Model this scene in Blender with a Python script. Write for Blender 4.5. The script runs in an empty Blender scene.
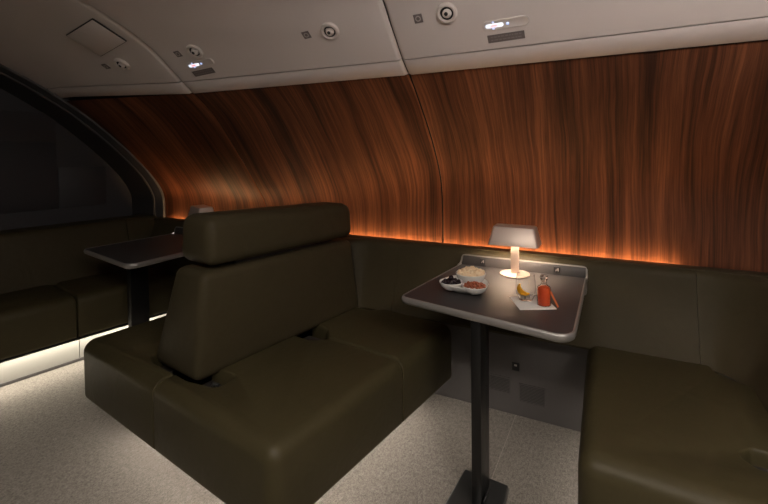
import bpy, bmesh, math, random
from mathutils import Vector, Matrix, Euler
R = math.radians
random.seed(7)
scene = bpy.context.scene
COL = scene.collection

# ------------------------------------------------------------------ helpers
def tag(o, label=None, cat=None, group=None, kind=None):
    if label: o['label'] = label
    if cat: o['category'] = cat
    if group: o['group'] = group
    if kind: o['kind'] = kind
    return o

def empty(name, loc=(0, 0, 0), rz=0.0, label=None, cat=None, group=None):
    o = bpy.data.objects.new(name, None); COL.objects.link(o)
    o.location = loc; o.rotation_euler = (0, 0, rz); o.empty_display_size = .05
    return tag(o, label, cat, group)

def link(name, bm, m, parent=None, smooth=True, recalc=True):
    if recalc: bmesh.ops.recalc_face_normals(bm, faces=bm.faces)
    me = bpy.data.meshes.new(name); bm.to_mesh(me); bm.free()
    for p in me.polygons: p.use_smooth = smooth
    mats = m if isinstance(m, (list, tuple)) else [m]
    for mm in mats: me.materials.append(mm)
    o = bpy.data.objects.new(name, me); COL.objects.link(o)
    if parent: o.parent = parent
    if smooth:
        try:
            o.data.set_sharp_from_angle(angle=R(42))
        except Exception: pass
    return o

def copy_tree(o, parent=None):
    c = o.copy(); COL.objects.link(c)
    if parent: c.parent = parent
    for ch in list(o.children): copy_tree(ch, c)
    return c

def box(bm, x0, x1, y0, y1, z0, z1, bev=0.0, seg=3, mi=0):
    vs = [bm.verts.new((x, y, z)) for z in (z0, z1) for y in (y0, y1) for x in (x0, x1)]
    return hexa(bm, vs, bev, seg, mi)

def hexa(bm, vs, bev=0.0, seg=3, mi=0):
    # vs order: (x0y0z0, x1y0z0, x0y1z0, x1y1z0, same for z1)
    fs = []
    for q in ((0, 2, 3, 1), (4, 5, 7, 6), (0, 1, 5, 4), (2, 6, 7, 3), (0, 4, 6, 2), (1, 3, 7, 5)):
        f = bm.faces.new([vs[i] for i in q]); f.material_index = mi; fs.append(f)
    if bev > 0:
        es = list({e for f in fs for e in f.edges})
        bmesh.ops.bevel(bm, geom=es, offset=bev, segments=seg, profile=.5, affect='EDGES', clamp_overlap=True)
    return bm

def hexpts(bm, pts, bev, seg=4):
    return hexa(bm, [bm.verts.new(p) for p in pts], bev, seg)

def lathe(bm, prof, n=40, c=(0, 0, 0), close=False):
    rings = []
    for r, z in prof:
        if r < 1e-6:
            rings.append([bm.verts.new((c[0], c[1], c[2] + z))])
        else:
            rings.append([bm.verts.new((c[0] + r * math.cos(2 * math.pi * k / n), c[1] + r * math.sin(2 * math.pi * k / n), c[2] + z)) for k in range(n)])
    pairs = list(zip(rings[:-1], rings[1:]))
    if close: pairs.append((rings[-1], rings[0]))
    for a, b in pairs:
        for k in range(n):
            k2 = (k + 1) % n
            if len(a) == 1 and len(b) == 1: break
            if len(a) == 1: bm.faces.new((a[0], b[k2], b[k]))
            elif len(b) == 1: bm.faces.new((a[k], a[k2], b[0]))
            else: bm.faces.new((a[k], a[k2], b[k2], b[k]))
    return bm

def tube(bm, path, r, n=10, caps=True, closed=False):
    path = [Vector(p) for p in path]; rings = []
    N = len(path); prev = None
    for i, p in enumerate(path):
        if closed: t = path[(i + 1) % N] - path[i - 1]
        else: t = path[min(i + 1, N - 1)] - path[max(i - 1, 0)]
        t.normalize()
        if prev is None:
            a = Vector((0, 0, 1)) if abs(t.z) < .9 else Vector((0, 1, 0))
            u = t.cross(a).normalized()
        else:
            u = (prev - t * prev.dot(t)).normalized()
        prev = u; v = t.cross(u)
        rr = r[i] if isinstance(r, (list, tuple)) else r
        rings.append([bm.verts.new(p + (u * math.cos(2 * math.pi * k / n) + v * math.sin(2 * math.pi * k / n)) * rr) for k in range(n)])
    M = N if closed else N - 1
    for i in range(M):
        a, b = rings[i], rings[(i + 1) % N]
        for k in range(n): bm.faces.new((a[k], a[(k + 1) % n], b[(k + 1) % n], b[k]))
    if caps and not closed:
        bm.faces.new(rings[0][::-1]); bm.faces.new(rings[-1])
    return bm

def offset_poly(pts, ds, radii, d0=0.0, nseg=6):
    n = len(pts); P = [Vector(p[:2]) for p in pts]
    L = []
    for i in range(n):
        a, b = P[i], P[(i + 1) % n]; d = (b - a).normalized(); nn = Vector((-d.y, d.x))
        L.append((a + nn * ds[i], d))
    V = []
    for i in range(n):
        (a, d), (b, e) = L[i - 1], L[i]
        den = d.x * e.y - d.y * e.x
        if abs(den) < 1e-6: V.append(b.copy()); continue
        t = ((b.x - a.x) * e.y - (b.y - a.y) * e.x) / den
        V.append(a + d * t)
    out = []
    for i in range(n):
        p = V[i]; a = V[i - 1]; b = V[(i + 1) % n]
        d1 = (a - p); d2 = (b - p); l1 = d1.length; l2 = d2.length; d1.normalize(); d2.normalize()
        turn = (-d1.x) * d2.y - (-d1.y) * d2.x
        dd = .5 * (ds[i - 1] + ds[i])
        r = max(radii[i] - dd, .004) if turn > 0 else radii[i] + dd
        ang = math.acos(max(-1, min(1, d1.dot(d2))))
        if ang > math.pi - .02: 
            out += [p.copy()] * (nseg + 1); continue
        tl = min(r / math.tan(ang / 2), .48 * l1, .48 * l2); r = tl * math.tan(ang / 2)
        bis = (d1 + d2).normalized(); c = p + bis * (r / math.sin(ang / 2))
        s = p + d1 * tl - c; e = p + d2 * tl - c
        a0 = math.atan2(s.y, s.x); a1 = math.atan2(e.y, e.x); da = (a1 - a0 + math.pi) % (2 * math.pi) - math.pi
        for k in range(nseg + 1):
            q = a0 + da * k / nseg; out.append(c + Vector((math.cos(q), math.sin(q))) * r)
    return out

def rings_mesh(bm, rings, cap0=True, cap1=True, mis=None):
    VR = [[bm.verts.new(p) for p in r] for r in rings]; n = len(VR[0])
    for j, (a, b) in enumerate(zip(VR[:-1], VR[1:])):
        for k in range(n):
            k2 = (k + 1) % n
            f = bm.faces.new((a[k], a[k2], b[k2], b[k]))
            if mis: f.material_index = mis[j]
    if cap0: bm.faces.new(VR[0][::-1])
    if cap1: bm.faces.new(VR[-1])
    return VR

def cushion(pts, z0, z1, r=.045, radii=None, w=None, rb=.02, rc=.04):
    """upholstered block from a plan outline (CCW); w scales the rounding per edge"""
    n = len(pts); w = w or [1] * n; radii = radii or [rc] * n
    rings = []
    for k in range(4):
        a = math.pi / 2 * k / 3
        rings.append([(p.x, p.y, z0 + rb * (1 - math.sin(a))) for p in offset_poly(pts, [rb * (1 - math.cos(a)) * min(1, x) for x in w], radii)][:] if False else
                     [(p.x, p.y, z0 + rb * (1 - math.cos(a))) for p in offset_poly(pts, [rb * (1 - math.sin(a)) * min(1, x) for x in w], radii)])
    for k in range(8):
        a = math.pi / 2 * k / 7
        rings.append([(p.x, p.y, z1 - r + r * math.sin(a)) for p in offset_poly(pts, [r * (1 - math.cos(a)) * x for x in w], radii)])
    bm = bmesh.new(); rings_mesh(bm, rings)
    bmesh.ops.remove_doubles(bm, verts=bm.verts, dist=1e-5)
    return bm

def sweep(path, prof, thick_left=True):
    """profile (d, z): d = distance to the left-hand side of the plan path; closed profile loop"""
    bm = bmesh.new(); P = [Vector(p) for p in path]; N = len(P); rings = []
    for i in range(N):
        t1 = (P[i] - P[i - 1]).normalized() if i > 0 else None
        t2 = (P[i + 1] - P[i]).normalized() if i < N - 1 else None
        if t1 is None: t1 = t2
        if t2 is None: t2 = t1
        n1 = Vector((-t1.y, t1.x)); n2 = Vector((-t2.y, t2.x)); m = (n1 + n2).normalized(); s = 1 / max(.4, m.dot(n1))
        rings.append([(P[i].x + m.x * d * s, P[i].y + m.y * d * s, z) for d, z in prof])
    rings_mesh(bm, rings)
    return bm

def arc_pts(c, r, a0, a1, n):
    return [(c[0] + r * math.cos(R(a0 + (a1 - a0) * k / n)), c[1] + r * math.sin(R(a0 + (a1 - a0) * k / n))) for k in range(n + 1)]

# ------------------------------------------------------------------ materials
def newmat(name):
    m = bpy.data.materials.new(name); m.use_nodes = True
    nt = m.node_tree; b = nt.nodes['Principled BSDF']
    return m, nt, b

def N(nt, t, **kw):
    n = nt.nodes.new(t)
    for k, v in kw.items():
        if k in n.inputs: n.inputs[k].default_value = v
        else: setattr(n, k, v)
    return n

def plain(name, col, rough=.5, metal=0.0, spec=.5, bump=0.0, bscale=200.0, var=0.0, vscale=20.0, coat=0.0):
    m, nt, b = newmat(name)
    b.inputs['Base Color'].default_value = (*col, 1); b.inputs['Roughness'].default_value = rough
    b.inputs['Metallic'].default_value = metal; b.inputs['Specular IOR Level'].default_value = spec
    b.inputs['Coat Weight'].default_value = coat
    tc = N(nt, 'ShaderNodeTexCoord')
    nz = N(nt, 'ShaderNodeTexNoise', Scale=bscale, Detail=3.0); nt.links.new(tc.outputs['Object'], nz.inputs['Vector'])
    if bump:
        bp = N(nt, 'ShaderNodeBump', Strength=bump, Distance=.002)
        nt.links.new(nz.outputs['Fac'], bp.inputs['Height']); nt.links.new(bp.outputs['Normal'], b.inputs['Normal'])
    if var:
        n2 = N(nt, 'ShaderNodeTexNoise', Scale=vscale, Detail=4.0); nt.links.new(tc.outputs['Object'], n2.inputs['Vector'])
        mx = N(nt, 'ShaderNodeMix', data_type='RGBA')
        mx.inputs['A'].default_value = (*[c * (1 - var) for c in col], 1); mx.inputs['B'].default_value = (*[min(1, c * (1 + var)) for c in col], 1)
        nt.links.new(n2.outputs['Fac'], mx.inputs['Factor']); nt.links.new(mx.outputs['Result'], b.inputs['Base Color'])
    return m

def emit(name, col, s):
    m, nt, b = newmat(name)
    b.inputs['Base Color'].default_value = (.8, .8, .8, 1)
    b.inputs['Emission Color'].default_value = (*col, 1); b.inputs['Emission Strength'].default_value = s
    return m

def leather_mat(name, col):
    m, nt, b = newmat(name)
    b.inputs['Roughness'].default_value = .44; b.inputs['Specular IOR Level'].default_value = .19
    tc = N(nt, 'ShaderNodeTexCoord')
    v = N(nt, 'ShaderNodeTexVoronoi', Scale=420.0); nt.links.new(tc.outputs['Object'], v.inputs['Vector'])
    n1 = N(nt, 'ShaderNodeTexNoise', Scale=5.0, Detail=3.0, Distortion=.8); nt.links.new(tc.outputs['Object'], n1.inputs['Vector'])
    n2 = N(nt, 'ShaderNodeTexNoise', Scale=16.0, Detail=5.0, Roughness=.6, Distortion=1.5); nt.links.new(tc.outputs['Object'], n2.inputs['Vector'])
    b1 = N(nt, 'ShaderNodeBump', Strength=.12, Distance=.001); nt.links.new(v.outputs['Distance'], b1.inputs['Height'])
    b2 = N(nt, 'ShaderNodeBump', Strength=.35, Distance=.012); nt.links.new(n1.outputs['Fac'], b2.inputs['Height']); nt.links.new(b1.outputs['Normal'], b2.inputs['Normal'])
    b3 = N(nt, 'ShaderNodeBump', Strength=.12, Distance=.006); nt.links.new(n2.outputs['Fac'], b3.inputs['Height']); nt.links.new(b2.outputs['Normal'], b3.inputs['Normal'])
    nt.links.new(b3.outputs['Normal'], b.inputs['Normal'])
    mx = N(nt, 'ShaderNodeMix', data_type='RGBA')
    mx.inputs['A'].default_value = (*[c * .88 for c in col], 1); mx.inputs['B'].default_value = (*[c * 1.12 for c in col], 1)
    nt.links.new(n2.outputs['Fac'], mx.inputs['Factor']); nt.links.new(mx.outputs['Result'], b.inputs['Base Color'])
    return m

def wood_mat(name):
    m, nt, b = newmat(name)
    uv = N(nt, 'ShaderNodeUVMap', uv_map='grain')
    def mapped(sx, sy, off=0):
        mp = N(nt, 'ShaderNodeMapping'); mp.inputs['Scale'].default_value = (sx, sy, 1); mp.inputs['Location'].default_value = (off, off * .37, off)
        nt.links.new(uv.outputs['UV'], mp.inputs['Vector']); return mp
    # slow warp of the grain
    w = N(nt, 'ShaderNodeTexNoise', Scale=1.0, Detail=2.0); nt.links.new(mapped(3.0, 1.2).outputs[0], w.inputs['Vector'])
    sub = N(nt, 'ShaderNodeVectorMath', operation='SUBTRACT'); sub.inputs[1].default_value = (.5, .5, .5); nt.links.new(w.outputs['Color'], sub.inputs[0])
    scl = N(nt, 'ShaderNodeVectorMath', operation='MULTIPLY'); scl.inputs[1].default_value = (.07, 0, 0); nt.links.new(sub.outputs[0], scl.inputs[0])
    add = N(nt, 'ShaderNodeVectorMath', operation='ADD'); nt.links.new(uv.outputs['UV'], add.inputs[0]); nt.links.new(scl.outputs[0], add.inputs[1])
    def warped(sx, sy, off=0):
        mp = N(nt, 'ShaderNodeMapping'); mp.inputs['Scale'].default_value = (sx, sy, 1); mp.inputs['Location'].default_value = (off, off * .37, off)
        nt.links.new(add.outputs[0], mp.inputs['Vector']); return mp
    broad = N(nt, 'ShaderNodeTexNoise', Scale=1.0, Detail=2.5, Roughness=.55); nt.links.new(warped(11, .45, 3.1).outputs[0], broad.inputs['Vector'])
    mid = N(nt, 'ShaderNodeTexNoise', Scale=1.0, Detail=4.0, Roughness=.6); nt.links.new(warped(75, 1.1, 1.7).outputs[0], mid.inputs['Vector'])
    fine = N(nt, 'ShaderNodeTexNoise', Scale=1.0, Detail=3.0, Roughness=.7); nt.links.new(warped(260, 4.5, .4).outputs[0], fine.inputs['Vector'])
    r1 = N(nt, 'ShaderNodeValToRGB'); e = r1.color_ramp.elements
    e[0].position = .30; e[0].color = (.036, .0132, .0076, 1); e[1].position = .72; e[1].color = (.255, .095, .043, 1)
    x = e.new(.45); x.color = (.103, .0358, .0165, 1); x = e.new(.58); x.color = (.165, .0585, .0262, 1)
    mixv = N(nt, 'ShaderNodeMath', operation='MULTIPLY_ADD'); mixv.inputs[1].default_value = .56; nt.links.new(broad.outputs['Fac'], mixv.inputs[0])
    m2 = N(nt, 'ShaderNodeMath', operation='MULTIPLY'); m2.inputs[1].default_value = .44; nt.links.new(mid.outputs['Fac'], m2.inputs[0]); nt.links.new(m2.outputs[0], mixv.inputs[2])
    st = N(nt, 'ShaderNodeMapRange'); st.inputs['From Min'].default_value = .3; st.inputs['From Max'].default_value = .7; st.inputs['To Min'].default_value = .22; st.inputs['To Max'].default_value = .78
    nt.links.new(mixv.outputs[0], st.inputs['Value']); nt.links.new(st.outputs[0], r1.inputs['Fac'])
    fr = N(nt, 'ShaderNodeMapRange'); fr.inputs['From Min'].default_value = .36; fr.inputs['From Max'].default_value = .56; fr.inputs['To Min'].default_value = .66; fr.inputs['To Max'].default_value = 1.08
    nt.links.new(fine.outputs['Fac'], fr.inputs['Value'])
    mul = N(nt, 'ShaderNodeMix', data_type='RGBA', blend_type='MULTIPLY'); mul.inputs['Factor'].default_value = 1
    nt.links.new(r1.outputs['Color'], mul.inputs['A']); nt.links.new(fr.outputs[0], mul.inputs['B'])
    nt.links.new(mul.outputs['Result'], b.inputs['Base Color'])
    b.inputs['Roughness'].default_value = .45; b.inputs['Specular IOR Level'].default_value = .25
    return m

def carpet_mat(name):
    m, nt, b = newmat(name)
    tc = N(nt, 'ShaderNodeTexCoord')
    mp = N(nt, 'ShaderNodeMapping'); mp.inputs['Scale'].default_value = (1, .45, 1); nt.links.new(tc.outputs['Object'], mp.inputs['Vector'])
    n1 = N(nt, 'ShaderNodeTexNoise', Scale=300.0, Detail=3.0, Roughness=.7); nt.links.new(mp.outputs[0], n1.inputs['Vector'])
    n2 = N(nt, 'ShaderNodeTexNoise', Scale=95.0, Detail=4.0, Roughness=.7); nt.links.new(mp.outputs[0], n2.inputs['Vector'])
    ad = N(nt, 'ShaderNodeMath', operation='MULTIPLY_ADD'); ad.inputs[1].default_value = .6; nt.links.new(n1.outputs['Fac'], ad.inputs[0])
    a2 = N(nt, 'ShaderNodeMath', operation='MULTIPLY'); a2.inputs[1].default_value = .4; nt.links.new(n2.outputs['Fac'], a2.inputs[0]); nt.links.new(a2.outputs[0], ad.inputs[2])
    r = N(nt, 'ShaderNodeValToRGB'); e = r.color_ramp.elements
    e[0].position = .36; e[0].color = (.125, .113, .099, 1); e[1].position = .64; e[1].color = (.40, .365, .325, 1)
    nt.links.new(ad.outputs[0], r.inputs['Fac']); nt.links.new(r.outputs['Color'], b.inputs['Base Color'])
    bp = N(nt, 'ShaderNodeBump', Strength=.5, Distance=.003); nt.links.new(n1.outputs['Fac'], bp.inputs['Height']); nt.links.new(bp.outputs['Normal'], b.inputs['Normal'])
    b.inputs['Roughness'].default_value = .95; b.inputs['Specular IOR Level'].default_value = .1
    return m

M = {}
M['leather'] = leather_mat('olive_leather', (.054, .0445, .0215))
M['leather_brown'] = leather_mat('brown_leather', (.047, .0385, .0215))
M['leather_brown'].node_tree.nodes['Principled BSDF'].inputs['Specular IOR Level'].default_value = .08
M['wood'] = wood_mat('walnut_veneer')
M['carpet'] = carpet_mat('wool_carpet')
M['ceil'] = plain('ceiling_laminate', (.68, .615, .585), .5, bump=.06, bscale=600)
M['ceil_label'] = plain('label_grey', (.16, .135, .13), .6)
M['ceil_mark'] = plain('label_mark', (.42, .38, .36), .6)
M['white_pl'] = plain('white_plastic', (.68, .62, .58), .35)
M['ceil_joint'] = plain('ceiling_joint', (.10, .088, .082), .8)
M['dark'] = plain('black_plastic', (.012, .012, .013), .4)
M['void'] = plain('joint_dark', (.022, .018, .016), .8)
M['post'] = plain('gloss_black_metal', (.006, .006, .006), .30, spec=.5)
M['plate_metal'] = plain('charcoal_metal', (.10, .10, .098), .30, metal=.7)
M['rim'] = plain('satin_aluminium', (.36, .345, .33), .34, metal=.6)
M['lamp_metal'] = plain('brushed_champagne_metal', (.68, .56, .485), .38, metal=.45, bump=.04, bscale=900)
M['lamp_white'] = plain('lamp_inner_white', (.8, .76, .7), .5)
M['tabletop'] = plain('charcoal_laminate', (.040, .0375, .038), .42, bump=.05, bscale=900, var=.12, vscale=60)
M['panel_grey'] = plain('grey_wall_panel', (.080, .073, .071), .6, bump=.05, bscale=300)
M['kick'] = plain('pale_kick_panel', (.34, .33, .30), .5)
M['bulk'] = plain('bulkhead_black', (.028, .029, .034), .6, bump=.03, bscale=100)
M['bulk_trim'] = plain('bulkhead_trim', (.075, .073, .075), .42)
M['reveal'] = plain('bulkhead_reveal', (.030, .029, .030), .5)
M['ceramic'] = plain('white_ceramic', (.78, .76, .73), .18, coat=.3)
M['napkin'] = plain('white_napkin', (.80, .78, .75), .9, bump=.3, bscale=500)
M['popcorn'] = plain('pale_popcorn', (.88, .68, .32), .7, bump=.8, bscale=140, var=.4, vscale=80)
for nd in M['popcorn'].node_tree.nodes:
    if nd.type == 'MIX': nd.inputs['A'].default_value = (.70, .40, .13, 1); nd.inputs['B'].default_value = (1.0, .92, .74, 1)
M['olive'] = plain('black_olive', (.014, .008, .012), .25)
M['nut'] = plain('red_brown_nut', (.30, .075, .03), .45, var=.35, vscale=90)
M['orange'] = plain('orange_flesh', (1.0, .46, .012), .4, bump=.3, bscale=300)
M['rind'] = plain('orange_rind', (.90, .25, .01), .45, bump=.4, bscale=500)
M['tagm'] = plain('orange_paper', (.62, .16, .045), .7)
M['led_amber'] = emit('amber_led', (1.0, .56, .24), 72.0)
M['led_white'] = emit('warm_white_led', (1.0, .91, .76), 46.0)
M['led_soft'] = emit('soft_white_led', (1.0, .88, .76), 26.0)
M['bulb'] = emit('lamp_glow', (1.0, .76, .56), 112.0)
M['added_light'] = emit('added_aisle_light', (1.0, .91, .80), 44.0)  # added overhead lights, out of view
M['added_light_dim'] = emit('added_aisle_light_dim', (1.0, .90, .80), 31.0)
M['fill'] = emit('fill_glow', (1.0, .90, .85), 140.0)  # glow of the added strip that brightens ceiling and upper wall
M['wall_glow'] = emit('wall_glow', (1.0, .87, .79), 2.0)
M['sign_white'] = emit('sign_white', (.75, .85, 1.0), 1.2)
M['sign_red'] = emit('sign_red', (1.0, .12, .10), 1.6)
M['sign_blue'] = emit('sign_blue', (.35, .5, 1.0), 1.3)

def glass_mat(name, col, rough=0.0, ior=1.45):
    m, nt, b = newmat(name)
    b.inputs['Base Color'].default_value = (*col, 1); b.inputs['Transmission Weight'].default_value = 1
    b.inputs['Roughness'].default_value = rough; b.inputs['IOR'].default_value = ior
    return m
M['glass'] = glass_mat('clear_glass', (1, 1, 1), 0, 1.22)
M['ice'] = plain('ice', (.80, .74, .70), .2)
M['ice'].node_tree.nodes['Principled BSDF'].inputs['Transmission Weight'].default_value = .4
def liquid_mat():
    m, nt, b = newmat('red_liquid')
    b.inputs['Base Color'].default_value = (1.0, .17, .06, 1); b.inputs['Roughness'].default_value = .12
    b.inputs['Transmission Weight'].default_value = .6; b.inputs['IOR'].default_value = 1.33
    return m
M['liquid'] = liquid_mat()

# ------------------------------------------------------------------ camera
cam = bpy.data.cameras.new('camera'); camo = bpy.data.objects.new('camera', cam); COL.objects.link(camo); scene.camera = camo
yaw, pitch, roll, H = .486053, .0299, -.012625, 1.3
fwd = Vector((-math.sin(yaw) * math.cos(pitch), math.cos(yaw) * math.cos(pitch), -math.sin(pitch)))
rt = Vector((math.cos(yaw), math.sin(yaw), 0)); upv = rt.cross(fwd)
rr = rt * math.cos(roll) + upv * math.sin(roll); uu = upv * math.cos(roll) - rt * math.sin(roll)
camo.matrix_world = Matrix(((rr.x, uu.x, -fwd.x, 0), (rr.y, uu.y, -fwd.y, 0), (rr.z, uu.z, -fwd.z, H), (0, 0, 0, 1)))
cam.sensor_fit = 'HORIZONTAL'; cam.sensor_width = 36; cam.lens = 36 * 441.1 / 768
cam.shift_y = (163.17 - 252) / 768; cam.shift_x = 0; cam.clip_start = .02

# ------------------------------------------------------------------ cabin shell: profiles of the curved side wall
ST = [-4.4, -3.18, -2.10, -.85, .5, 1.8]
WOOD = [
    [(2.27, .70), (2.27, .79), (2.265, .98), (2.18, 1.13), (2.01, 1.33), (1.79, 1.54), (1.64, 1.66)],
    [(2.275, .70), (2.275, .79), (2.265, .98), (2.18, 1.13), (2.01, 1.33), (1.79, 1.54), (1.645, 1.655)],
    [(2.275, .70), (2.275, .79), (2.250, .95), (2.17, 1.08), (2.03, 1.27), (1.86, 1.49), (1.70, 1.63)],
    [(2.290, .70), (2.290, .79), (2.285, 1.03), (2.245, 1.18), (2.13, 1.36), (1.98, 1.53), (1.870, 1.645)],
    [(2.290, .70), (2.290, .79), (2.285, 1.03), (2.250, 1.18), (2.15, 1.36), (2.03, 1.53), (1.945, 1.655)],
    [(2.290, .70), (2.290, .79), (2.285, 1.03), (2.250, 1.18), (2.15, 1.36), (2.03, 1.53), (1.965, 1.655)]]
CEIL = [  # starts at the fascia's lower edge, fascia top, then the curved panel to the aisle
    [(1.62, 1.675), (1.53, 1.729), (1.40, 1.805), (1.22, 1.895), (.95, 1.97), (.55, 2.02), (.1, 2.05)],
    [(1.623, 1.672), (1.536, 1.728), (1.42, 1.800), (1.235, 1.895), (.98, 1.975), (.55, 2.03), (.1, 2.06)],
    [(1.686, 1.624), (1.615, 1.683), (1.477, 1.799), (1.342, 1.881), (1.10, 1.975), (.65, 2.06), (.1, 2.08)],
    [(1.856, 1.639), (1.783, 1.699), (1.735, 1.755), (1.688, 1.809), (1.560, 1.945), (1.25, 2.10), (.1, 2.14)],
    [(1.930, 1.652), (1.850, 1.716), (1.800, 1.770), (1.750, 1.825), (1.620, 1.955), (1.30, 2.11), (.1, 2.15)],
    [(1.950, 1.652), (1.870, 1.716), (1.820, 1.770), (1.770, 1.825), (1.640, 1.955), (1.32, 2.11), (.1, 2.15)]]

def catmull(P, n):
    P = [Vector(p) for p in P]; Q = [P[0] * 2 - P[1]] + P + [P[-1] * 2 - P[-2]]; out = []
    m = len(P) - 1
    for k in range(n + 1):
        t = k / n * m; i = min(int(t), m - 1); u = t - i
        a, b, c, d = Q[i:i + 4]
        out.append(.5 * ((2 * b) + (c - a) * u + (2 * a - 5 * b + 4 * c - d) * u * u + (3 * b - a - 3 * c + d) * u ** 3))
    return out

def station(TAB, x):
    x = max(ST[0], min(ST[-1], x))
    for i in range(len(ST) - 1):
        if x <= ST[i + 1]:
            t = (x - ST[i]) / (ST[i + 1] - ST[i])
            return [Vector(a).lerp(Vector(b), t) for a, b in zip(TAB[i], TAB[i + 1])]

def loft(x0, x1, TAB, n, off, nx=24, rnd=0.0, first=0, smoothed=True):
    """sheet between two stations, its ends rolled back by rnd; normal offset off (+ = outboard)"""
    bm = bmesh.new(); uvl = bm.loops.layers.uv.new('grain'); rows = []
    xs = [(x0 + (x1 - x0) * k / nx, 0.0) for k in range(nx + 1)]
    if rnd:
        pre = [(x0 + rnd * (1 - math.cos(a)), rnd * (1 - math.sin(a))) for a in (0, .35, .8, 1.2)]
        post = [(x1 - rnd * (1 - math.cos(a)), rnd * (1 - math.sin(a))) for a in (1.2, .8, .35, 0)]
        xs = pre + [(x0 + rnd + (x1 - x0 - 2 * rnd) * k / nx, 0.0) for k in range(nx + 1)] + post
    for x, dn in xs:
        prof = station(TAB, x)[first:]
        prof = catmull(prof, n) if smoothed else prof
        row = []; s = 0
        for i, p in enumerate(prof):
            a = prof[max(i - 1, 0)]; b = prof[min(i + 1, len(prof) - 1)]; t = (b - a).normalized(); nn = Vector((t.y, -t.x))
            if nn.x < 0 and nn.y <= 0: nn = -nn
            if i: s += (p - prof[i - 1]).length
            q = p + nn * (off + dn)
            row.append((bm.verts.new((x, q.x, q.y)), (x, s)))
        rows.append(row)
    for a, b in zip(rows[:-1], rows[1:]):
        for i in range(len(a) - 1):
            quad = (a[i], b[i], b[i + 1], a[i + 1])
            f = bm.faces.new([q[0] for q in quad])
            for l, q in zip(f.loops, quad): l[uvl].uv = q[1]
    return bm

def solid(o, t, off):
    md = o.modifiers.new('thickness', 'SOLIDIFY'); md.thickness = t; md.offset = off
    return o

# floor
bm = bmesh.new(); box(bm, -4.6, 2.2, -2.4, 2.35, -.05, 0)
flo = link('floor', bm, M['carpet'], smooth=False); tag(flo, 'beige grey wool carpet on the cabin floor', 'floor', kind='structure')
bm = bmesh.new()
box(bm, -.4335, -.4315, .2, 2.16, -.001, .0012)
sm = link('carpet_seam', bm, plain('seam_thread', (.42, .38, .33), .9), flo, smooth=False)

# wood wall
wb = empty('wall_back'); tag(wb, 'curved walnut veneer side wall of the cabin', 'wall', kind='structure')
for (a, b_) in ((-3.9, -2.104), (-2.096, -.854), (-.846, 1.8)):
    o = link('wood_panel', loft(a, b_, WOOD, 30, 0, 26, rnd=.006), M['wood'], wb, recalc=False)
o = link('joint_backing', loft(-4.0, 1.8, WOOD, 30, .02, 30), M['void'], wb, recalc=False)
# ceiling
ce = empty('ceiling'); tag(ce, 'grey moulded ceiling panels above the walnut wall', 'ceiling', kind='structure')
for (a, b_) in ((-4.2, -2.1025), (-2.0975, -.8525), (-.8475, 1.8)):
    link('ceiling_panel', loft(a, b_, CEIL, 34, 0, 26, rnd=.020, first=1), M['ceil'], ce, recalc=False)
    # lower fascia with a returned lip
    bm = bmesh.new(); rows = []
    xs = [(a, .014), (a + .006, .005), (a + .016, 0)] + [(a + .016 + (b_ - a - .032) * k / 20, 0) for k in range(1, 20)] + [(b_ - .016, 0), (b_ - .006, .005), (b_, .014)]
    for x, dn in xs:
        s = station(CEIL, x); p0, p1 = s[0], s[1]; t = (p1 - p0).normalized(); nn = Vector((-t.y, t.x))  # toward the cabin
        L = [p0 - nn * .09 + Vector((.02, .0)), p0 - nn * .012, p0 - nn * (.004 + dn) + t * .001, p0 - nn * dn + t * .006, p1 - nn * dn - t * .011, p1 - nn * (.002 + dn) - t * .008, p1 - nn * .02 - t * .0075]
        rows.append([bm.verts.new((x, q.x, q.y)) for q in L])
    for r0, r1 in zip(rows[:-1], rows[1:]):
        for i in range(len(r0) - 1): bm.faces.new((r0[i], r1[i], r1[i + 1], r0[i + 1]))
    link('fascia', bm, M['ceil'], ce)
link('joint_backing', loft(-4.3, 1.8, CEIL, 34, .022, 26), M['ceil_joint'], ce, recalc=False)
bm = bmesh.new(); box(bm, -4.6, 2.2, -2.4, .12, 2.06, 2.2)
link('aisle_ceiling', bm, M['ceil'], ce, smooth=False)
# remaining room walls (behind and beside the camera)
bm = bmesh.new(); box(bm, -4.6, 2.2, -2.5, -2.4, 0, 2.2); tag(link('wall_front', bm, M['panel_grey'], smooth=False), 'grey cabin wall across the aisle', 'wall', kind='structure')
bm = bmesh.new(); box(bm, 2.2, 2.3, -2.4, 2.4, 0, 2.3); tag(link('wall_right', bm, M['panel_grey'], smooth=False), 'grey cabin partition at the right end', 'wall', kind='structure')
# low grey panel under the back cushions
bm = bmesh.new(); box(bm, -3.3, 1.8, 2.163, 2.19, 0, .434)
tag(link('wall_lower', bm, M['panel_grey'], smooth=False), 'low grey panel between the carpet and the back cushions', 'wall', kind='structure')

# ------------------------------------------------------------------ bulkhead with arched trim at the left
TA = R(10)
BX = lambda y, d=0: -3.18 - (2.27 - y) * math.tan(TA) - d
ARCH = catmull([(2.272, .74), (2.272, .86), (2.26, .98), (2.18, 1.13), (2.01, 1.33), (1.79, 1.54), (1.615, 1.672), (1.43, 1.792), (1.22, 1.898), (.95, 1.975), (.5, 2.02), (-.6, 2.03), (-2.4, 2.03)], 72)
def arch_norm(i):
    a = ARCH[max(i - 1, 0)]; b = ARCH[min(i + 1, len(ARCH) - 1)]; t = (b - a).normalized(); n = Vector((-t.y, t.x))
    return n  # inboard / downward
def arch_strip(prof):
    bm = bmesh.new(); rows = []
    for i, p in enumerate(ARCH):
        n = arch_norm(i)
        if n.x > 0 and n.y > 0: n = -n
        rows.append([bm.verts.new((BX(p.x + n.x * s, d), p.x + n.x * s, p.y + n.y * s)) for s, d in prof])
    for a, b in zip(rows[:-1], rows[1:]):
        for k in range(len(prof) - 1): bm.faces.new((a[k], b[k], b[k + 1], a[k + 1]))
    return bm
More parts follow.
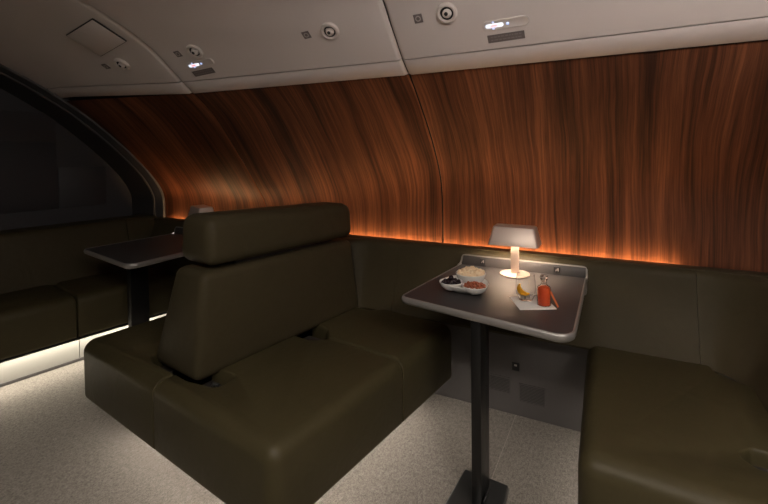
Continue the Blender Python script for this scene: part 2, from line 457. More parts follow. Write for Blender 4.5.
t1 = link('trim_1', arch_strip([(-.03, .0), (-.004, -.004), (.0, -.006), (.004, -.004), (.010, .0), (.012, .05), (.014, .09), (.020, .094), (.024, .10)]), M['bulk_trim'])
tag(t1, 'dark grey arched trim where the bulkhead meets the walnut wall', 'trim', kind='structure')
wl = empty('wall_left'); tag(wl, 'dark bulkhead at the left end under the arched trim', 'wall', kind='structure')
link('reveal', arch_strip([(.022, .09), (.026, .20), (.032, .36)]), M['reveal'], wl)
bm = bmesh.new()
bx = lambda y, d: BX(y, d)
vs = [bm.verts.new((bx(y, .36), y, z)) for z, y in ((0, 2.3), (0, -2.4), (2.2, -2.4), (2.2, 2.3))]
bm.faces.new(vs); link('bulkhead_panel', bm, M['bulk'], wl, smooth=False)
# raised leaf on the bulkhead with its edge lines
bm = bmesh.new()
for (y0, y1, z0, z1) in ((.2, 1.735, .9, 1.385), (1.745, 2.05, .9, 1.2), (.2, 1.735, 1.395, 1.60)):
    pts = [(bx(y0, .352), y0, z0), (bx(y0, .36), y0, z0), (bx(y1, .352), y1, z0), (bx(y1, .36), y1, z0), (bx(y0, .352), y0, z1), (bx(y0, .36), y0, z1), (bx(y1, .352), y1, z1), (bx(y1, .36), y1, z1)]
    hexpts(bm, pts, .002, 2)
link('bulkhead_leaf', bm, M['bulk'], wl)

# ------------------------------------------------------------------ upholstered back along the side wall
wbk = empty('wall_upholstery', (0, 2.1, 0), 0, 'long olive leather padding lining the foot of the walnut wall', 'padding')
PROF = [(.0, .445), (.004, .435), (.05, .435), (.20, .435), (.20, .79), (.155, .79), (.147, .7885), (.135, .783), (.126, .772), (.121, .755), (.116, .73), (.062, .58)]
def back_piece(path, mat=None):
    # path in plan, cabin on the right-hand side, outboard on the left
    p = [(x, y - 2.1) for x, y in path]
    return link('back_cushion', sweep(p, PROF), mat or M['leather_brown'], wbk)
# runs left to right so outboard is on the left-hand side of the path
back_piece([(-3.16, 2.045), (-2.6, 2.045), (-2.02, 2.045)])
back_piece([(-2.015, 2.045), (-1.35, 2.045)])
back_piece([(-1.335, 1.88), (-1.322, 1.94), (-1.30, 1.985), (-1.27, 2.02), (-1.24, 2.040), (-1.21, 2.045), (-1.052, 2.045)])
back_piece([(-1.0505, 2.045), (-.45, 2.045), (.2870, 2.045)])
back_piece([(.66, 2.045), (1.2, 2.045), (1.78, 2.045)])
bm = bmesh.new(); box(bm, -3.2, 1.78, .09, .158, .765, .792, .004, 2)
link('ledge', bm, M['leather_brown'], wbk)

# amber strip in the slot behind the ledge
bm = bmesh.new(); box(bm, -3.1, .23, 2.262, 2.276, .752, .757)
led = link('led_strip', bm, M['led_amber'], smooth=False)
tag(led, 'amber light strip glowing in the slot behind the back cushion ledge', 'light strip')

# ------------------------------------------------------------------ middle double-sided sofa
TS = R(-8)
so = empty('double_sofa', (-1.48, 1.0, 0), TS, 'olive leather double-sided sofa with tall headrest jutting out from the wall', 'sofa')
def seat(name, pts, radii, w, parent, z0=.2, z1=.458, r=.05, mat=None):
    return link(name, cushion(pts, z0, z1, r, radii, w), mat or M['leather'], parent)
K = .03
# right near, right far, left near, left far
seat('seat_cushion', [(-.016, 0), (.642, 0), (.642, .655), (.24, .655), (.195, .60), (.05, .60), (.05, .19), (.185, .205), (.20, .125), (.05, .09), (-.016, .09)],
     [.004, .05, .004, .02, .05, .01, .01, .012, .03, .02, .004], [1, 1, .25, .4, .4, .2, .3, .3, .3, .2, .15], so)
seat('seat_cushion', [(.05, .74), (.17, .72), (.23, .662), (.642, .662), (.642, 1.10), (.24, 1.10), (.19, 1.04), (.05, 1.04)],
     [.01, .04, .02, .004, .03, .03, .04, .01], [.3, .3, .25, 1, .4, .3, .3, .2], so)
seat('seat_cushion', [(-.68, 0), (-.022, 0), (-.022, .09), (-.17, .09), (-.25, .12), (-.25, .19), (-.16, .20), (-.16, .60), (-.21, .655), (-.68, .655)],
     [.06, .004, .004, .02, .03, .012, .01, .03, .02, .004], [1, .15, .2, .3, .3, .3, .2, .3, .25, 1], so)
seat('seat_cushion', [(-.68, .662), (-.22, .662), (-.16, .72), (-.16, 1.08), (-.68, 1.08)],
     [.004, .02, .03, .01, .03], [.25, .3, .2, .3, 1], so)
bm = bmesh.new()   # tapered backrest
T_ = .845
hexpts(bm, [(-.225, .098, .44), (.103, .098, .44), (-.225, 1.06, .44), (.110, 1.06, .44), (-.112, .145, T_), (.088, .145, T_), (-.112, 1.02, T_ - .02), (.090, 1.02, T_ - .02)], .036, 5)
link('backrest', bm, M['leather_brown'], so)
bm = bmesh.new()
hexpts(bm, [(-.112, .158, .862), (.112, .158, .862), (-.112, 1.01, .842), (.112, 1.01, .842), (-.105, .165, 1.055), (.098, .165, 1.055), (-.105, 1.01, 1.020), (.098, 1.01, 1.020)], .046, 6)
link('headrest', bm, M['leather_brown'], so)
bm = bmesh.new(); box(bm, -.06, .05, .32, .90, .80, .90, .005, 1); link('headrest_bracket', bm, M['dark'], so)
for (x0, x1, y0, y1) in ((.045, .185, .105, .205), (.06, .185, .605, .715), (.06, .18, 1.03, 1.11), (-.225, -.15, .11, .195)):
    bm = bmesh.new(); box(bm, x0, x1, y0, y1, .20, .405, .004, 1); link('slot_shade', bm, M['void'], so)  # dark filler blocks stand in for the shade inside the notches
bm = bmesh.new(); box(bm, -.59, .59, .03, 1.09, .186, .199, .004, 1); link('seat_frame', bm, M['dark'], so)
bm = bmesh.new(); box(bm, -.42, .40, .22, 1.12, 0, .186, .006, 1); link('plinth', bm, M['dark'], so)
bm = bmesh.new()
box(bm, .43, .445, .12, 1.08, .176, .184); box(bm, -.46, -.445, .12, 1.08, .176, .184); box(bm, -.42, .40, .17, .185, .176, .184)
link('led_strip', bm, M['led_soft'], so, smooth=False)
bm = bmesh.new(); tube(bm, [(.115, .14, .40), (.13, .155, .435), (.15, .16, .43)], .008, 8); link('belt_buckle', bm, M['plate_metal'], so)

# ------------------------------------------------------------------ right corner sofa
rs = empty('corner_sofa', (.16, 1.7, 0), 0, 'olive leather corner sofa at the right beside the lamp table', 'sofa')
def loc(pts): return [(x - .16, y - 1.7) for x, y in pts]
seat('seat_cushion', loc([(-.094, 1.285), (.46, 1.255), (.46, 1.45), (.335, 1.45), (.30, 1.49), (.335, 1.53), (.43, 1.53), (.43, 1.93), (.375, 1.965), (.335, 2.0), (.32, 2.065), (-.112, 2.065)]),
     [.05, .01, .01, .02, .03, .02, .01, .01, .03, .03, .02, .03], [1, .3, .2, .25, .25, .2, .2, .2, .2, .2, .3, .8], rs, r=.055)
bm = bmesh.new()
prof = [(d, z) for d, z in PROF]
bm = sweep(loc([(.2885, 2.045), (.315, 2.045), (.345, 2.034), (.372, 2.012), (.398, 1.975), (.412, 1.93), (.418, 1.75), (.418, 1.40)]), prof)
link('backrest', bm, M['leather_brown'], rs)
for (x0, x1, y0, y1) in ((.135, .29, -.255, -.168), (.13, .25, .235, .36)):
    bm = bmesh.new(); box(bm, x0, x1, y0, y1, .20, .415, .004, 1); link('slot_shade', bm, M['void'], rs)  # dark blocks again put the notch shade into colour
seat('seat_cushion', loc([(.64, 1.255), (1.12, 1.285), (1.12, 2.04), (.64, 2.04)]), [.01, .05, .03, .01], [1, 1, .5, .2], rs, r=.055)
bm = bmesh.new(); box(bm, -.22, .92, -.40, .33, .186, .199, .004, 1); link('seat_frame', bm, M['dark'], rs)
bm = bmesh.new(); box(bm, -.06, .76, -.28, .40, 0, .186, .006, 1); link('plinth', bm, M['dark'], rs)
bm = bmesh.new(); box(bm, -.12, -.105, -.30, .40, .176, .184); link('led_strip', bm, M['led_soft'], rs, smooth=False)
bm = bmesh.new(); hexpts(bm, [(.165, .315, .40), (.225, .285, .40), (.18, .34, .40), (.24, .31, .40), (.165, .315, .443), (.225, .285, .443), (.18, .34, .443), (.24, .31, .443)], .006, 2)
link('belt_buckle', bm, M['plate_metal'], rs)

# ------------------------------------------------------------------ bench along the bulkhead
# local frame: x = along the front edge (towards the side wall), y = depth towards the bulkhead
be = empty('wall_bench', (-2.835, 1.44, 0), R(80), 'dark olive leather bench along the bulkhead with a lit kick panel', 'bench')
for a, b_ in ((-2.6, -.72), (-.714, -.003), (.003, .66)):
    rn = .03
    pts = [(a, 0), (b_, 0), (b_, .42), (b_ - .06, .50), (a + .06, .50), (a, .42)]
    seat('seat_cushion', pts, [.01, .01, .02, .02, .02, .02], [1, .3, .3, .3, .3, .3], be, z1=.452, r=.05)
PB = [(.0, .44), (.005, .435), (.30, .435), (.30, .80), (.15, .80), (.135, .797), (.12, .787), (.112, .77), (.105, .74), (.055, .58)]
for a, b_ in ((-2.6, -.9), (-.895, .50), (.505, .80)):
    bm = sweep([(a, .44), ((a + b_) / 2, .44), (b_, .44)], PB)
    link('back_cushion', bm, M['leather_brown'], be)
bm = bmesh.new(); box(bm, -2.6, .62, .01, .50, .186, .199, .004, 1); link('seat_frame', bm, M['dark'], be)
bm = bmesh.new(); box(bm, -2.6, .05, .16, .19, 0, .186); box(bm, .054, .62, .16, .19, 0, .186); link('kick_panel', bm, M['kick'], be, smooth=False)
bm = bmesh.new(); box(bm, -2.6, .62, .152, .16, 0, .018, .002, 1); link('kick_trim', bm, M['panel_grey'], be)
bm = bmesh.new(); box(bm, -2.6, .60, .10, .118, .178, .1855); link('led_strip', bm, M['led_white'], be, smooth=False)

# ------------------------------------------------------------------ tables
def make_table():
    t = empty('lounge_table', (-.44, 1.575, 0), 0, 'dark pedestal table with silver rim holding the lit lamp and snacks', 'table', None)
    ox, oy = -.44, 1.575
    P = [(-.762 - ox, 1.552 - oy), (-.112 - ox, 1.432 - oy), (-.115 - ox, 2.15 - oy), (-.700 - ox, 2.15 - oy)]
    rad = [.036, .055, .004, .004]
    bm = bmesh.new(); zt = .72
    def ring(d, z): return [(p.x, p.y, z) for p in offset_poly(P, [d, d, d * .6, d], rad, nseg=8)]
    rings_mesh(bm, [ring(.030, zt - .024), ring(.009, zt - .024), ring(.009, zt - .0015), ring(.010, zt - .0002), ring(.012, zt)][2:], cap0=True)
    link('tabletop', bm, M['tabletop'], t)
    bm = bmesh.new()
    rings_mesh(bm, [ring(.0095, zt - .003), ring(.0095, zt + .0012), ring(.008, zt + .002), ring(.005, zt + .0015), ring(.002, zt - .002), ring(0, zt - .008), ring(0, zt - .014), ring(.003, zt - .022), ring(.009, zt - .027), ring(.03, zt - .028)], cap0=False, cap1=True)
    link('rim', bm, M['rim'], t)
    # upstand along the wall
    xl, xr, yb = -.700 - ox, -.115 - ox, 2.15 - oy
    bm = bmesh.new(); hexpts(bm, [(xl + .008, yb - .022, zt - .01), (xr - .006, yb - .022, zt - .01), (xl + .008, yb, zt - .01), (xr - .006, yb, zt - .01), (xl + .016, yb - .012, zt + .044), (xr - .006, yb - .012, zt + .044), (xl + .016, yb, zt + .044), (xr - .006, yb, zt + .044)], .002, 2)
    link('upstand', bm, M['tabletop'], t)
    bm = bmesh.new()
    tube(bm, [(xl - .004, yb - .035, zt - .002), (xl + .002, yb - .016, zt + .004), (xl + .006, yb - .010, zt + .016), (xl + .009, yb - .007, zt + .034), (xl + .014, yb - .006, zt + .043), (xl + .026, yb - .006, zt + .046), (xl + .1, yb - .006, zt + .046), (xr - .02, yb - .006, zt + .046), (xr - .008, yb - .006, zt + .043), (xr - .003, yb - .007, zt + .034), (xr - .002, yb - .014, zt + .006), (xr - .002, yb - .03, zt - .004)], .0045, 8)
    link('upstand_rim', bm, M['rim'], t)
    for X in (-.583, -.240):
        bm = bmesh.new(); x = X - ox; box(bm, x - .014, x + .014, yb - .021, yb - .015, zt + .010, zt + .037, .002, 2)
        so_ = link('socket_badge', bm, M['dark'], t)
        so_.rotation_euler = (0, 0, 0)
        bm = bmesh.new()
        y_ = yb - .0215
        for a in ((-.006, -.0035, .017, .021), (-.0055, .004, .022, .0245), (.0035, .0065, .018, .032), (-.001, .0035, .027, .0295)):
            box(bm, x + a[0], x + a[1], y_ - .0006, y_ + .001, zt + a[2], zt + a[3])
        link('badge_mark', bm, M['ceil_mark'], so_, smooth=False)
    # pedestal
    bm = bmesh.new(); box(bm, -.020, .017, -.062, .052, .02, zt - .03, .004, 2); link('post', bm, M['post'], t)
    bm = bmesh.new(); box(bm, -.05, .05, .0, .24, zt - .05, zt - .028, .006, 2); link('top_bracket', bm, M['dark'], t)
    bm = bmesh.new(); hexpts(bm, [(-.112, -.12, 0), (.100, -.12, 0), (-.100, .102, 0), (.082, .092, 0), (-.106, -.115, .022), (.095, -.115, .022), (-.094, .098, .022), (.077, .088, .022)], .006, 2)
    link('base_plate', bm, M['plate_metal'], t)
    bm = bmesh.new(); box(bm, .020, .026, -.06, .0, .021, .045, .002, 1); link('latch', bm, M['dark'], t)
    bm = bmesh.new()
    tube(bm, [(xr - .010, yb - .012, zt - .02), (xr - .008, yb - .012, zt - .10), (xr - .010, yb - .012, zt - .175), (xr - .016, yb - .013, zt - .20), (xr - .035, yb - .014, zt - .212), (xr - .07, yb - .014, zt - .214)], .0085, 10)
    link('hinge_arm', bm, M['rim'], t)
    return t
t1_ = make_table()
t2_ = copy_tree(t1_); t2_.location = (-2.555, 1.52, 0)
for ch in t2_.children:
    if ch.name.split('.')[0] in ('post', 'top_bracket', 'base_plate', 'latch'): ch.location = (.02, .11, 0)
tag(t2_, 'dark pedestal table with silver rim in front of the bulkhead bench', 'table')
for t in (t1_, t2_): t['group'] = 'lounge tables'

# ------------------------------------------------------------------ table lamps
def make_lamp():
    l = empty('table_lamp', (-.412, 2.052, .7205), 0, 'lit champagne metal table lamp with boxy shade beside the snacks', 'lamp', 'table lamps')
    bm = bmesh.new(); lathe(bm, [(0, 0), (.066, 0), (.068, .002), (.068, .005), (.066, .007), (.02, .0085), (0, .0085)], 48); link('base', bm, M['lamp_metal'], l)
    bm = bmesh.new(); box(bm, -.018, .018, -.004, .004, .006, .20, .0025, 2); link('stem', bm, M['lamp_metal'], l)
    # shade: open-bottom tapered box shell
    z0, z1 = .142, .224
    def rect(wx, wy, z, r=.012):
        return [(p.x, p.y, z) for p in offset_poly([(-wx, -wy), (wx, -wy), (wx, wy), (-wx, wy)], [0] * 4, [r] * 4, nseg=4)]
    bm = bmesh.new()
    rings_mesh(bm, [rect(.108, .060, z0 + .0), rect(.110, .062, z0), rect(.092, .044, z1 - .004), rect(.089, .041, z1)], cap0=False, cap1=True)
    sh = link('lamp_shade', bm, M['lamp_metal'], l)
    bm = bmesh.new()
    rings_mesh(bm, [rect(.108, .060, z0), rect(.089, .041, z1 - .006)], cap0=False, cap1=True)
    link('shade_lining', bm, M['lamp_white'], sh)
    bm = bmesh.new(); box(bm, -.075, .075, -.026, .026, z1 - .030, z1 - .022, .003, 1); link('light_panel', bm, M['bulb'], l)
    return l
lp = make_lamp()
lp2 = copy_tree(lp); lp2.location = (-2.415, 1.995, .7205); lp2.rotation_euler = (0, 0, R(-22))
for ch in lp2.children:
    if ch.name.startswith('light_panel'):
        ch.data = ch.data.copy(); ch.data.materials[0] = M['lamp_white']
tag(lp2, 'unlit table lamp with dark shade peeking out behind the headrest', 'lamp')

# ------------------------------------------------------------------ snacks
pl = empty('snack_plate', (-.550, 1.742, .7203), 0, 'white ceramic plate under the three snack dishes', 'plate')
bm = bmesh.new()
n = 72; prof = [(.30, 0), (.52, .0), (.56, .003), (.78, .013), (.95, .027), (1.0, .035), (.985, .037), (.93, .031), (.80, .018), (.6, .0105), (.3, .0095)]
rings = []
for s, z in prof:
    rings.append([])
    for k in range(n):
        a = 2 * math.pi * k / n
        rad = .095 * (1 + .05 * math.cos(3 * (a - R(95)))) * s
        rings[-1].append((rad * math.cos(a), rad * math.sin(a), z))
rings_mesh(bm, rings)
link('dish', bm, M['ceramic'], pl)

def bowl(name, x, y, r, h, z, label, n=40):
    bm = bmesh.new()
    lathe(bm, [(0, 0), (r * .55, 0), (r * .60, .002), (r * .86, h * .45), (r * .98, h * .9), (r, h), (r * .975, h + .0015), (r * .94, h), (r * .80, h * .5), (r * .55, .006), (0, .005)], n)
    o = link(name, bm, M['ceramic']); o.location = (x, y, z)
    return tag(o, label, 'bowl')
zb = .7305
B1 = (-.545, 1.803, .063, .046); B2 = (-.596, 1.702, .049, .030); B3 = (-.497, 1.697, .050, .028)
bowl('snack_bowl', *B1, zb, 'tallest white bowl heaped with pale popcorn at the back of the plate')
bowl('snack_bowl', *B2, zb, 'small white bowl of black olives at the left of the plate')
bowl('snack_bowl', *B3, zb, 'small white bowl of red-brown nuts at the right front of the plate')

def blob(seed, r, lump, squash=(1, 1, 1), sub=2):
    rnd = random.Random(seed); bm = bmesh.new(); bmesh.ops.create_icosphere(bm, subdivisions=sub, radius=r)
    lobes = [Vector((rnd.uniform(-1, 1), rnd.uniform(-1, 1), rnd.uniform(-1, 1))).normalized() for _ in range(5)]
    for v in bm.verts:
        d = v.co.normalized(); k = 1 + lump * (max(0, max(d.dot(l) for l in lobes) - .55) / .45 - .4)
        v.co = Vector((v.co.x * squash[0], v.co.y * squash[1], v.co.z * squash[2])) * k
    return bm
def pile(name, B, z_fill, protos, layers, label, cat, group):
    bx_, by_, br, bh = B
    k = 0
    for (rad, z, n, off) in layers:
        for i in range(n):
            a = 2 * math.pi * (i + off) / max(n, 1)
            p = protos[k % len(protos)]
            o = bpy.data.objects.new(name, p); COL.objects.link(o)
            o.location = (bx_ + rad * math.cos(a), by_ + rad * math.sin(a), zb + z + random.uniform(-.001, .001))
            o.rotation_euler = (random.uniform(0, 6), random.uniform(0, 6), random.uniform(0, 6))
            tag(o, label, cat, group); k += 1
def protomesh(name, bms, m):
    out = []
    for b in bms:
        me = bpy.data.meshes.new(name); b.to_mesh(me); b.free()
        for p in me.polygons: p.use_smooth = True
        me.materials.append(m); out.append(me)
    return out
pile('popcorn', B1, .05, protomesh('popcorn', [blob(s, .0125, .6) for s in range(4)], M['popcorn']),
     [(.046, .045, 13, 0), (.030, .052, 9, .3), (.012, .057, 4, .2)], 'pale popcorn piece heaped in the tallest white bowl', 'popcorn', 'popcorn in the tall bowl')
pile('olive', B2, .02, protomesh('olive', [blob(9, .0095, .02, (1, 1, 1.2))], M['olive']),
     [(.031, .027, 9, 0), (.014, .031, 5, .2), (0, .045, 1, 0)], 'glossy black olive in the small left bowl', 'olive', 'olives in the left bowl')
pile('nut', B3, .02, protomesh('nut', [blob(20 + s, .0078, .12, (1, .8, 1.35)) for s in range(3)], M['nut']),
     [(.036, .026, 12, 0), (.021, .031, 8, .3), (.006, .036, 3, .1)], 'red-brown roasted nut in the small right bowl', 'nut', 'nuts in the right bowl')

# napkin, glass and bottle
bm = bmesh.new()
pts = [(-.371, 1.733), (-.306, 1.609), (-.189, 1.672), (-.252, 1.798)]
cx = sum(p[0] for p in pts) / 4; cy = sum(p[1] for p in pts) / 4
for z0, k, rot in ((0, 1, 0), (.0011, .985, .012)):
    q = [((x - cx) * k, (y - cy) * k) for x, y in pts]
    q = [(x * math.cos(rot) - y * math.sin(rot), x * math.sin(rot) + y * math.cos(rot)) for x, y in q]
    hexpts(bm, [(*q[0], z0), (*q[1], z0), (*q[3], z0), (*q[2], z0), (*q[0], z0 + .001), (*q[1], z0 + .001), (*q[3], z0 + .001), (*q[2], z0 + .001)], 0)
nk = link('napkin', bm, M['napkin'], smooth=False); nk.location = (cx, cy, .7202)
tag(nk, 'folded white paper napkin under the glass and red bottle', 'napkin')
zn = .7226
gl = empty('drinking_glass', (-.306, 1.722, zn), 0, 'clear stemless glass with an orange wedge on the napkin', 'glass')
bm = bmesh.new()
gp = [(0, 0), (.020, 0), (.026, .003), (.033, .018), (.0365, .040), (.0365, .060), (.034, .085), (.032, .098), (.0312, .0985), (.0305, .098), (.0325, .084), (.035, .060), (.035, .040), (.0315, .020), (.024, .007), (0, .006)]
lathe(bm, gp, 48); link('glass_body', bm, M['glass'], gl)
def wedge():
    bm = bmesh.new(); rows = []
    n = 20
    for i in range(n + 1):
        a = R(178 + 168 * i / n); w = math.sin(math.pi * i / n) ** .7
        c = Vector((.025 * math.cos(a), 0, .025 * math.sin(a)))
        out = c.normalized()
        ring = []
        for k in range(10):
            b = 2 * math.pi * k / 10
            ring.append(bm.verts.new(c - out * (.003 * w) + out * (.0095 * w + .0003) * math.cos(b) + Vector((0, 1, 0)) * (.008 * w + .0003) * math.sin(b)))
        rows.append(ring)
    for a, b in zip(rows[:-1], rows[1:]):
        for k in range(10): bm.faces.new((a[k], a[(k + 1) % 10], b[(k + 1) % 10], b[k]))
    bm.faces.new(rows[0][::-1]); bm.faces.new(rows[-1])
    return bm
ow = link('orange_wedge', wedge(), M['orange']); ow.location = (-.305, 1.716, zn + .047); ow.rotation_euler = (R(8), R(38), R(22))
ow.scale = (1.04, 1.45, 1.04)
tag(ow, 'curved orange wedge resting inside the clear glass', 'fruit')
for i, (dx, dy, rz) in enumerate(((.006, .004, .4), (-.008, -.010, 1.1))):
    bm = bmesh.new(); box(bm, -.008, .008, -.008, .008, 0, .013, .002, 2)
    ic = link('ice_cube', bm, M['ice']); ic.location = (-.306 + dx, 1.722 + dy, zn + .0068); ic.rotation_euler = (0, 0, rz)
    tag(ic, 'clear ice cube at the bottom of the drinking glass', 'ice', 'ice cubes in the glass')

bt = empty('bottle', (-.236, 1.693, zn), 0, 'small glass bottle of red drink with an orange tag', 'bottle')
bm = bmesh.new()
lathe(bm, [(0, .002), (.021, .002), (.0225, .004), (.0225, .060), (.0205, .066), (.012, .0705), (0, .0705)], 40); link('red_drink', bm, M['liquid'], bt)
bm = bmesh.new()
lathe(bm, [(0, 0), (.022, 0), (.0245, .002), (.0245, .062), (.022, .069), (.0125, .075), (.0095, .079), (.0095, .090), (.012, .092), (.012, .095), (.0085, .095), (.0075, .080), (.0105, .0735), (.0205, .0675), (.0232, .0615), (.0232, .003), (0, .0012)], 40)
link('bottle_glass', bm, M['glass'], bt)
bm = bmesh.new(); lathe(bm, [(0, .086), (.007, .086), (.0075, .095), (.013, .096), (.0145, .102), (.013, .107), (.0, .1085)], 32); link('stopper', bm, M['glass'], bt)
bm = bmesh.new(); hexpts(bm, [(.047, -.004, -.002), (.049, .012, -.002), (.0485, -.0045, -.002), (.0505, .0115, -.002), (.018, -.006, .058), (.020, .010, .058), (.0195, -.0065, .058), (.0215, .0095, .058)], 0)
link('paper_tag', bm, M['tagm'], bt, smooth=False)

# ------------------------------------------------------------------ sockets and grilles on the low grey panel
bm = bmesh.new(); box(bm, -.018, .018, -.006, 0, -.020, .020, .003, 2); oo = link('power_socket', bm, M['dark']); oo.location = (-.432, 2.163, .240)
tag(oo, 'small black power socket on the grey panel beneath the lamp table', 'socket')
bm = bmesh.new(); box(bm, -.006, .006, -.0075, -.006, .004, .012); link('socket_face', bm, M['ceil_mark'], oo, smooth=False)
for (x0, x1, z0, z1, lab) in ((-.575, -.457, .098, .178, 'grey vent grille on the low panel just right of the table post'), (-.418, -.295, .072, .162, 'grey vent grille on the low panel beside the corner sofa')):
    cxg, czg = (x0 + x1) / 2, (z0 + z1) / 2
    g = empty('vent_grille', (cxg, 2.163, czg)); tag(g, lab, 'vent', 'vents under the lamp table')
    hw, hh = (x1 - x0) / 2, (z1 - z0) / 2
    bm = bmesh.new()
    box(bm, -hw, hw, -.003, 0, hh - .005, hh); box(bm, -hw, hw, -.003, 0, -hh, -hh + .005); box(bm, -hw, -hw + .005, -.003, 0, -hh, hh); box(bm, hw - .005, hw, -.003, 0, -hh, hh)
    link('frame', bm, M['panel_grey'], g, smooth=False)
    bm = bmesh.new()
    k = -hh + .010
    while k < hh - .008:
        box(bm, -hw + .005, hw - .005, -.0016, -.0002, k, k + .003); k += .007
    link('slats', bm, plain('grille_grey', (.035, .032, .031), .6), g, smooth=False)
# ------------------------------------------------------------------ fittings on the ceiling panels
def on_panel(name, pos, nrm, label, cat, group=None):
    o = empty(name, pos, 0, label, cat, group)
    z = Vector(nrm).normalized(); x = (Vector((1, 0, 0)) - z * z.x).normalized(); y = z.cross(x)
    o.rotation_euler = Matrix(((x.x, y.x, z.x), (x.y, y.y, z.y), (x.z, y.z, z.z))).to_euler()
    return o
def air_vent(pos, nrm, label):
    v = on_panel('air_vent', pos, nrm, label, 'air vent', 'air vents in the ceiling')
    bm = bmesh.new(); lathe(bm, [(.0425, -.006), (.0425, .004), (.040, .010), (.034, .0125), (.0275, .0095), (.0265, .006), (.0265, -.004)], 40); link('vent_ring', bm, M['white_pl'], v)
    bm = bmesh.new(); lathe(bm, [(.0265, .005), (.025, .0015), (.018, .0), (0, .0)], 36); link('socket_cup', bm, M['dark'], v)
    bm = bmesh.new(); lathe(bm, [(.0185, .0), (.0178, .008), (.0145, .014), (.009, .0172), (.0075, .0172), (.007, .012), (0, .012)], 32)
    nz = link('nozzle', bm, M['white_pl'], v); nz.rotation_euler = (R(-14), 0, 0); nz.location = (0, -.002, .001)
    bm = bmesh.new(); lathe(bm, [(.0078, .0174), (0, .0174)], 20); link('nozzle_hole', bm, M['dark'], nz)
    return v
air_vent((-.596, 1.678, 1.839), (.043, -.801, -.597), 'round air vent nearest the camera above the lamp table')
air_vent((-1.113, 1.616, 1.824), (.134, -.655, -.744), 'round air vent in the middle ceiling panel near its right end')
air_vent((-1.851, 1.513, 1.802), (.096, -.601, -.794), 'round air vent just above the left lit sign')
air_vent((-2.387, 1.476, 1.786), (.034, -.559, -.829), 'leftmost round air vent beside the ceiling hatch')
def placard(pos, nrm, label):
    bm = bmesh.new(); box(bm, -.0185, .0185, -.0185, .0185, -.003, .0015, .001, 1)
    o = link('seat_placard', bm, M['ceil_label']); o2 = on_panel('x', pos, nrm, None, None)
    o.location = o2.location; o.rotation_euler = o2.rotation_euler; bpy.data.objects.remove(o2)
    tag(o, label, 'placard', 'square placards on the ceiling')
    bm = bmesh.new(); lathe(bm, [(.012, .0016), (.0115, .0022), (.008, .0022), (.0075, .0016)], 28); link('placard_mark', bm, M['ceil_mark'], o)
placard((-.719, 1.675, 1.834), (.043, -.804, -.594), 'square grey placard left of the nearest air vent')
placard((-1.229, 1.599, 1.818), (.121, -.616, -.778), 'square grey placard left of the air vent in the middle panel')
placard((-1.962, 1.501, 1.798), (.095, -.594, -.799), 'square grey placard left of the air vent above the left lit sign')
placard((-2.524, 1.469, 1.785), (.033, -.534, -.845), 'leftmost square grey placard below the ceiling hatch')
def lit_sign(pos, nrm, ppos, pn, label, plabel):
    s = on_panel('lit_sign', pos, nrm, label, 'sign')
    def pill(hx, hy, z, c=0): return [(p.x + c, p.y, z) for p in offset_poly([(-hx, -hy), (hx, -hy), (hx, hy), (-hx, hy)], [0] * 4, [hy * .98] * 4, nseg=8)]
    bm = bmesh.new(); rings_mesh(bm, [pill(.088, .0205, -.004), pill(.088, .0205, .002), pill(.0855, .018, .0045), pill(.083, .0155, .0035)]); link('sign_body', bm, M['white_pl'], s)
    bm = bmesh.new(); rings_mesh(bm, [pill(.034, .0075, .0035, -.042), pill(.034, .0075, .0048, -.042)]); w_ = link('lit_symbol', bm, M['sign_white'], s, smooth=False)
    bm = bmesh.new(); box(bm, -.058, -.030, -.0035, .0035, .0035, .0054); link('symbol_stroke', bm, M['sign_red'], w_, smooth=False)
    for (x, y, q) in ((-.046, .0135, .004), (-.048, -.0130, .004), (.008, .0, .0055)):
        bm = bmesh.new(); lathe(bm, [(q, .0035), (q * .7, .0052), (0, .0055)], 14, (x, y, 0)); link('indicator_light', bm, M['sign_blue'], s)
    p = on_panel('notice_plate', ppos, pn, plabel, 'notice')
    bm = bmesh.new(); box(bm, -.071, .071, -.017, .017, -.003, .0015, .001, 1); link('plate', bm, M['ceil_label'], p)
    bm = bmesh.new(); rnd = random.Random(3)
    for y in (.0075, -.0055):
        x = -.058
        while x < .052:
            l = rnd.uniform(.006, .016); box(bm, x, x + l, y - .0022, y + .0022, .0014, .0019); x += l + .0035
    link('text_line', bm, plain('notice_text', (.24, .21, .20), .6), p, smooth=False)
lit_sign((-.381, 1.738, 1.782), (.043, -.757, -.653), (-.388, 1.776, 1.739), (.044, -.751, -.659), 'pill-shaped lit sign above the lamp table, right of the nearest vent', 'dark notice plate under the right-hand lit sign')
lit_sign((-1.882, 1.569, 1.753), (.103, -.655, -.748), (-1.904, 1.606, 1.717), (.102, -.663, -.742), 'small lit sign in the middle ceiling panel near its left end', 'dark notice plate under the left lit sign')
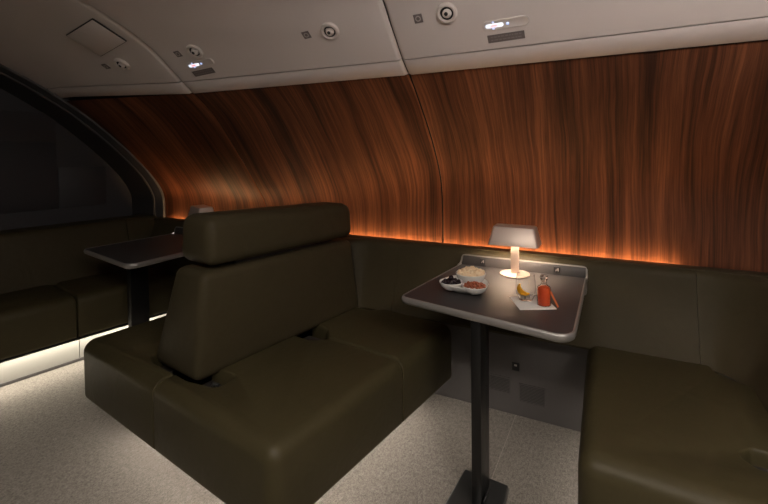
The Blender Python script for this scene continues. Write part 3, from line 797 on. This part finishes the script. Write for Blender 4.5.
# flush hatch in the left ceiling panel
hp = [Vector(p) for p in ((-2.466, 1.242, 1.902), (-2.177, 1.212, 1.934), (-2.172, 1.372, 1.862), (-2.460, 1.408, 1.825))]
hc = sum(hp, Vector()) / 4; hn = (hp[1] - hp[0]).cross(hp[3] - hp[0]).normalized()
if hn.z > 0: hn = -hn
hat = empty('ceiling_hatch', hc, 0, 'flush square hatch in the left ceiling panel above the air vent', 'hatch')
def hq(k, d): return [(p - hc) * k + hn * d for p in hp]
bm = bmesh.new(); a = hq(1, -.004); b = hq(1, .004)
hexpts(bm, [a[0], a[1], a[3], a[2], b[0], b[1], b[3], b[2]], .0015, 2); link('frame', bm, M['void'], hat)
bm = bmesh.new(); a = hq(.965, -.004); b = hq(.965, .0065)
hexpts(bm, [a[0], a[1], a[3], a[2], b[0], b[1], b[3], b[2]], .002, 2); link('hatch_door', bm, M['ceil'], hat)
# ------------------------------------------------------------------ added lights out of view, above and behind the camera
for (x, y, z) in ((1.05, -.10, 2.058), (-.35, -.20, 2.058)):
    a = empty('added_aisle_light', (x, y, z), 0, 'added rectangular light over the aisle, out of view', 'ceiling light', 'added lights over the aisle')
    bm = bmesh.new(); box(bm, -.42, .42, -.17, .17, -.012, 0, .004, 1); link('frame', bm, M['white_pl'], a)
    bm = bmesh.new(); box(bm, -.38, .38, -.14, .14, -.016, -.012); link('diffuser', bm, M['added_light' if x > .5 else 'added_light_dim'], a, smooth=False)
cv = empty('added_fill_strip', (1.05, .12, 2.03), 0, 'long cove light added out of view at the aisle ceiling edge', 'cove light')  # added unseen strip, brightens the ceiling panels and upper wall
bm = bmesh.new(); box(bm, -.80, .75, 0, .02, -.05, .03, .003, 1); box(bm, -.80, .75, .02, .17, -.05, -.042); box(bm, -.80, .75, .165, .17, -.05, -.036); link('housing', bm, M['white_pl'], cv, smooth=False)
bm = bmesh.new(); box(bm, -.78, .73, .02, .026, -.012, .022); link('light_strip', bm, M['fill'], cv, smooth=False)

# ------------------------------------------------------------------ world and colour management
w = bpy.data.worlds.new('world'); scene.world = w; w.use_nodes = True
w.node_tree.nodes['Background'].inputs['Color'].default_value = (.5, .47, .45, 1); w.node_tree.nodes['Background'].inputs['Strength'].default_value = .02
scene.view_settings.view_transform = 'Standard'; scene.view_settings.look = 'None'
scene.view_settings.exposure = 0.0; scene.view_settings.gamma = 1.0
scene.view_settings.use_curve_mapping = False
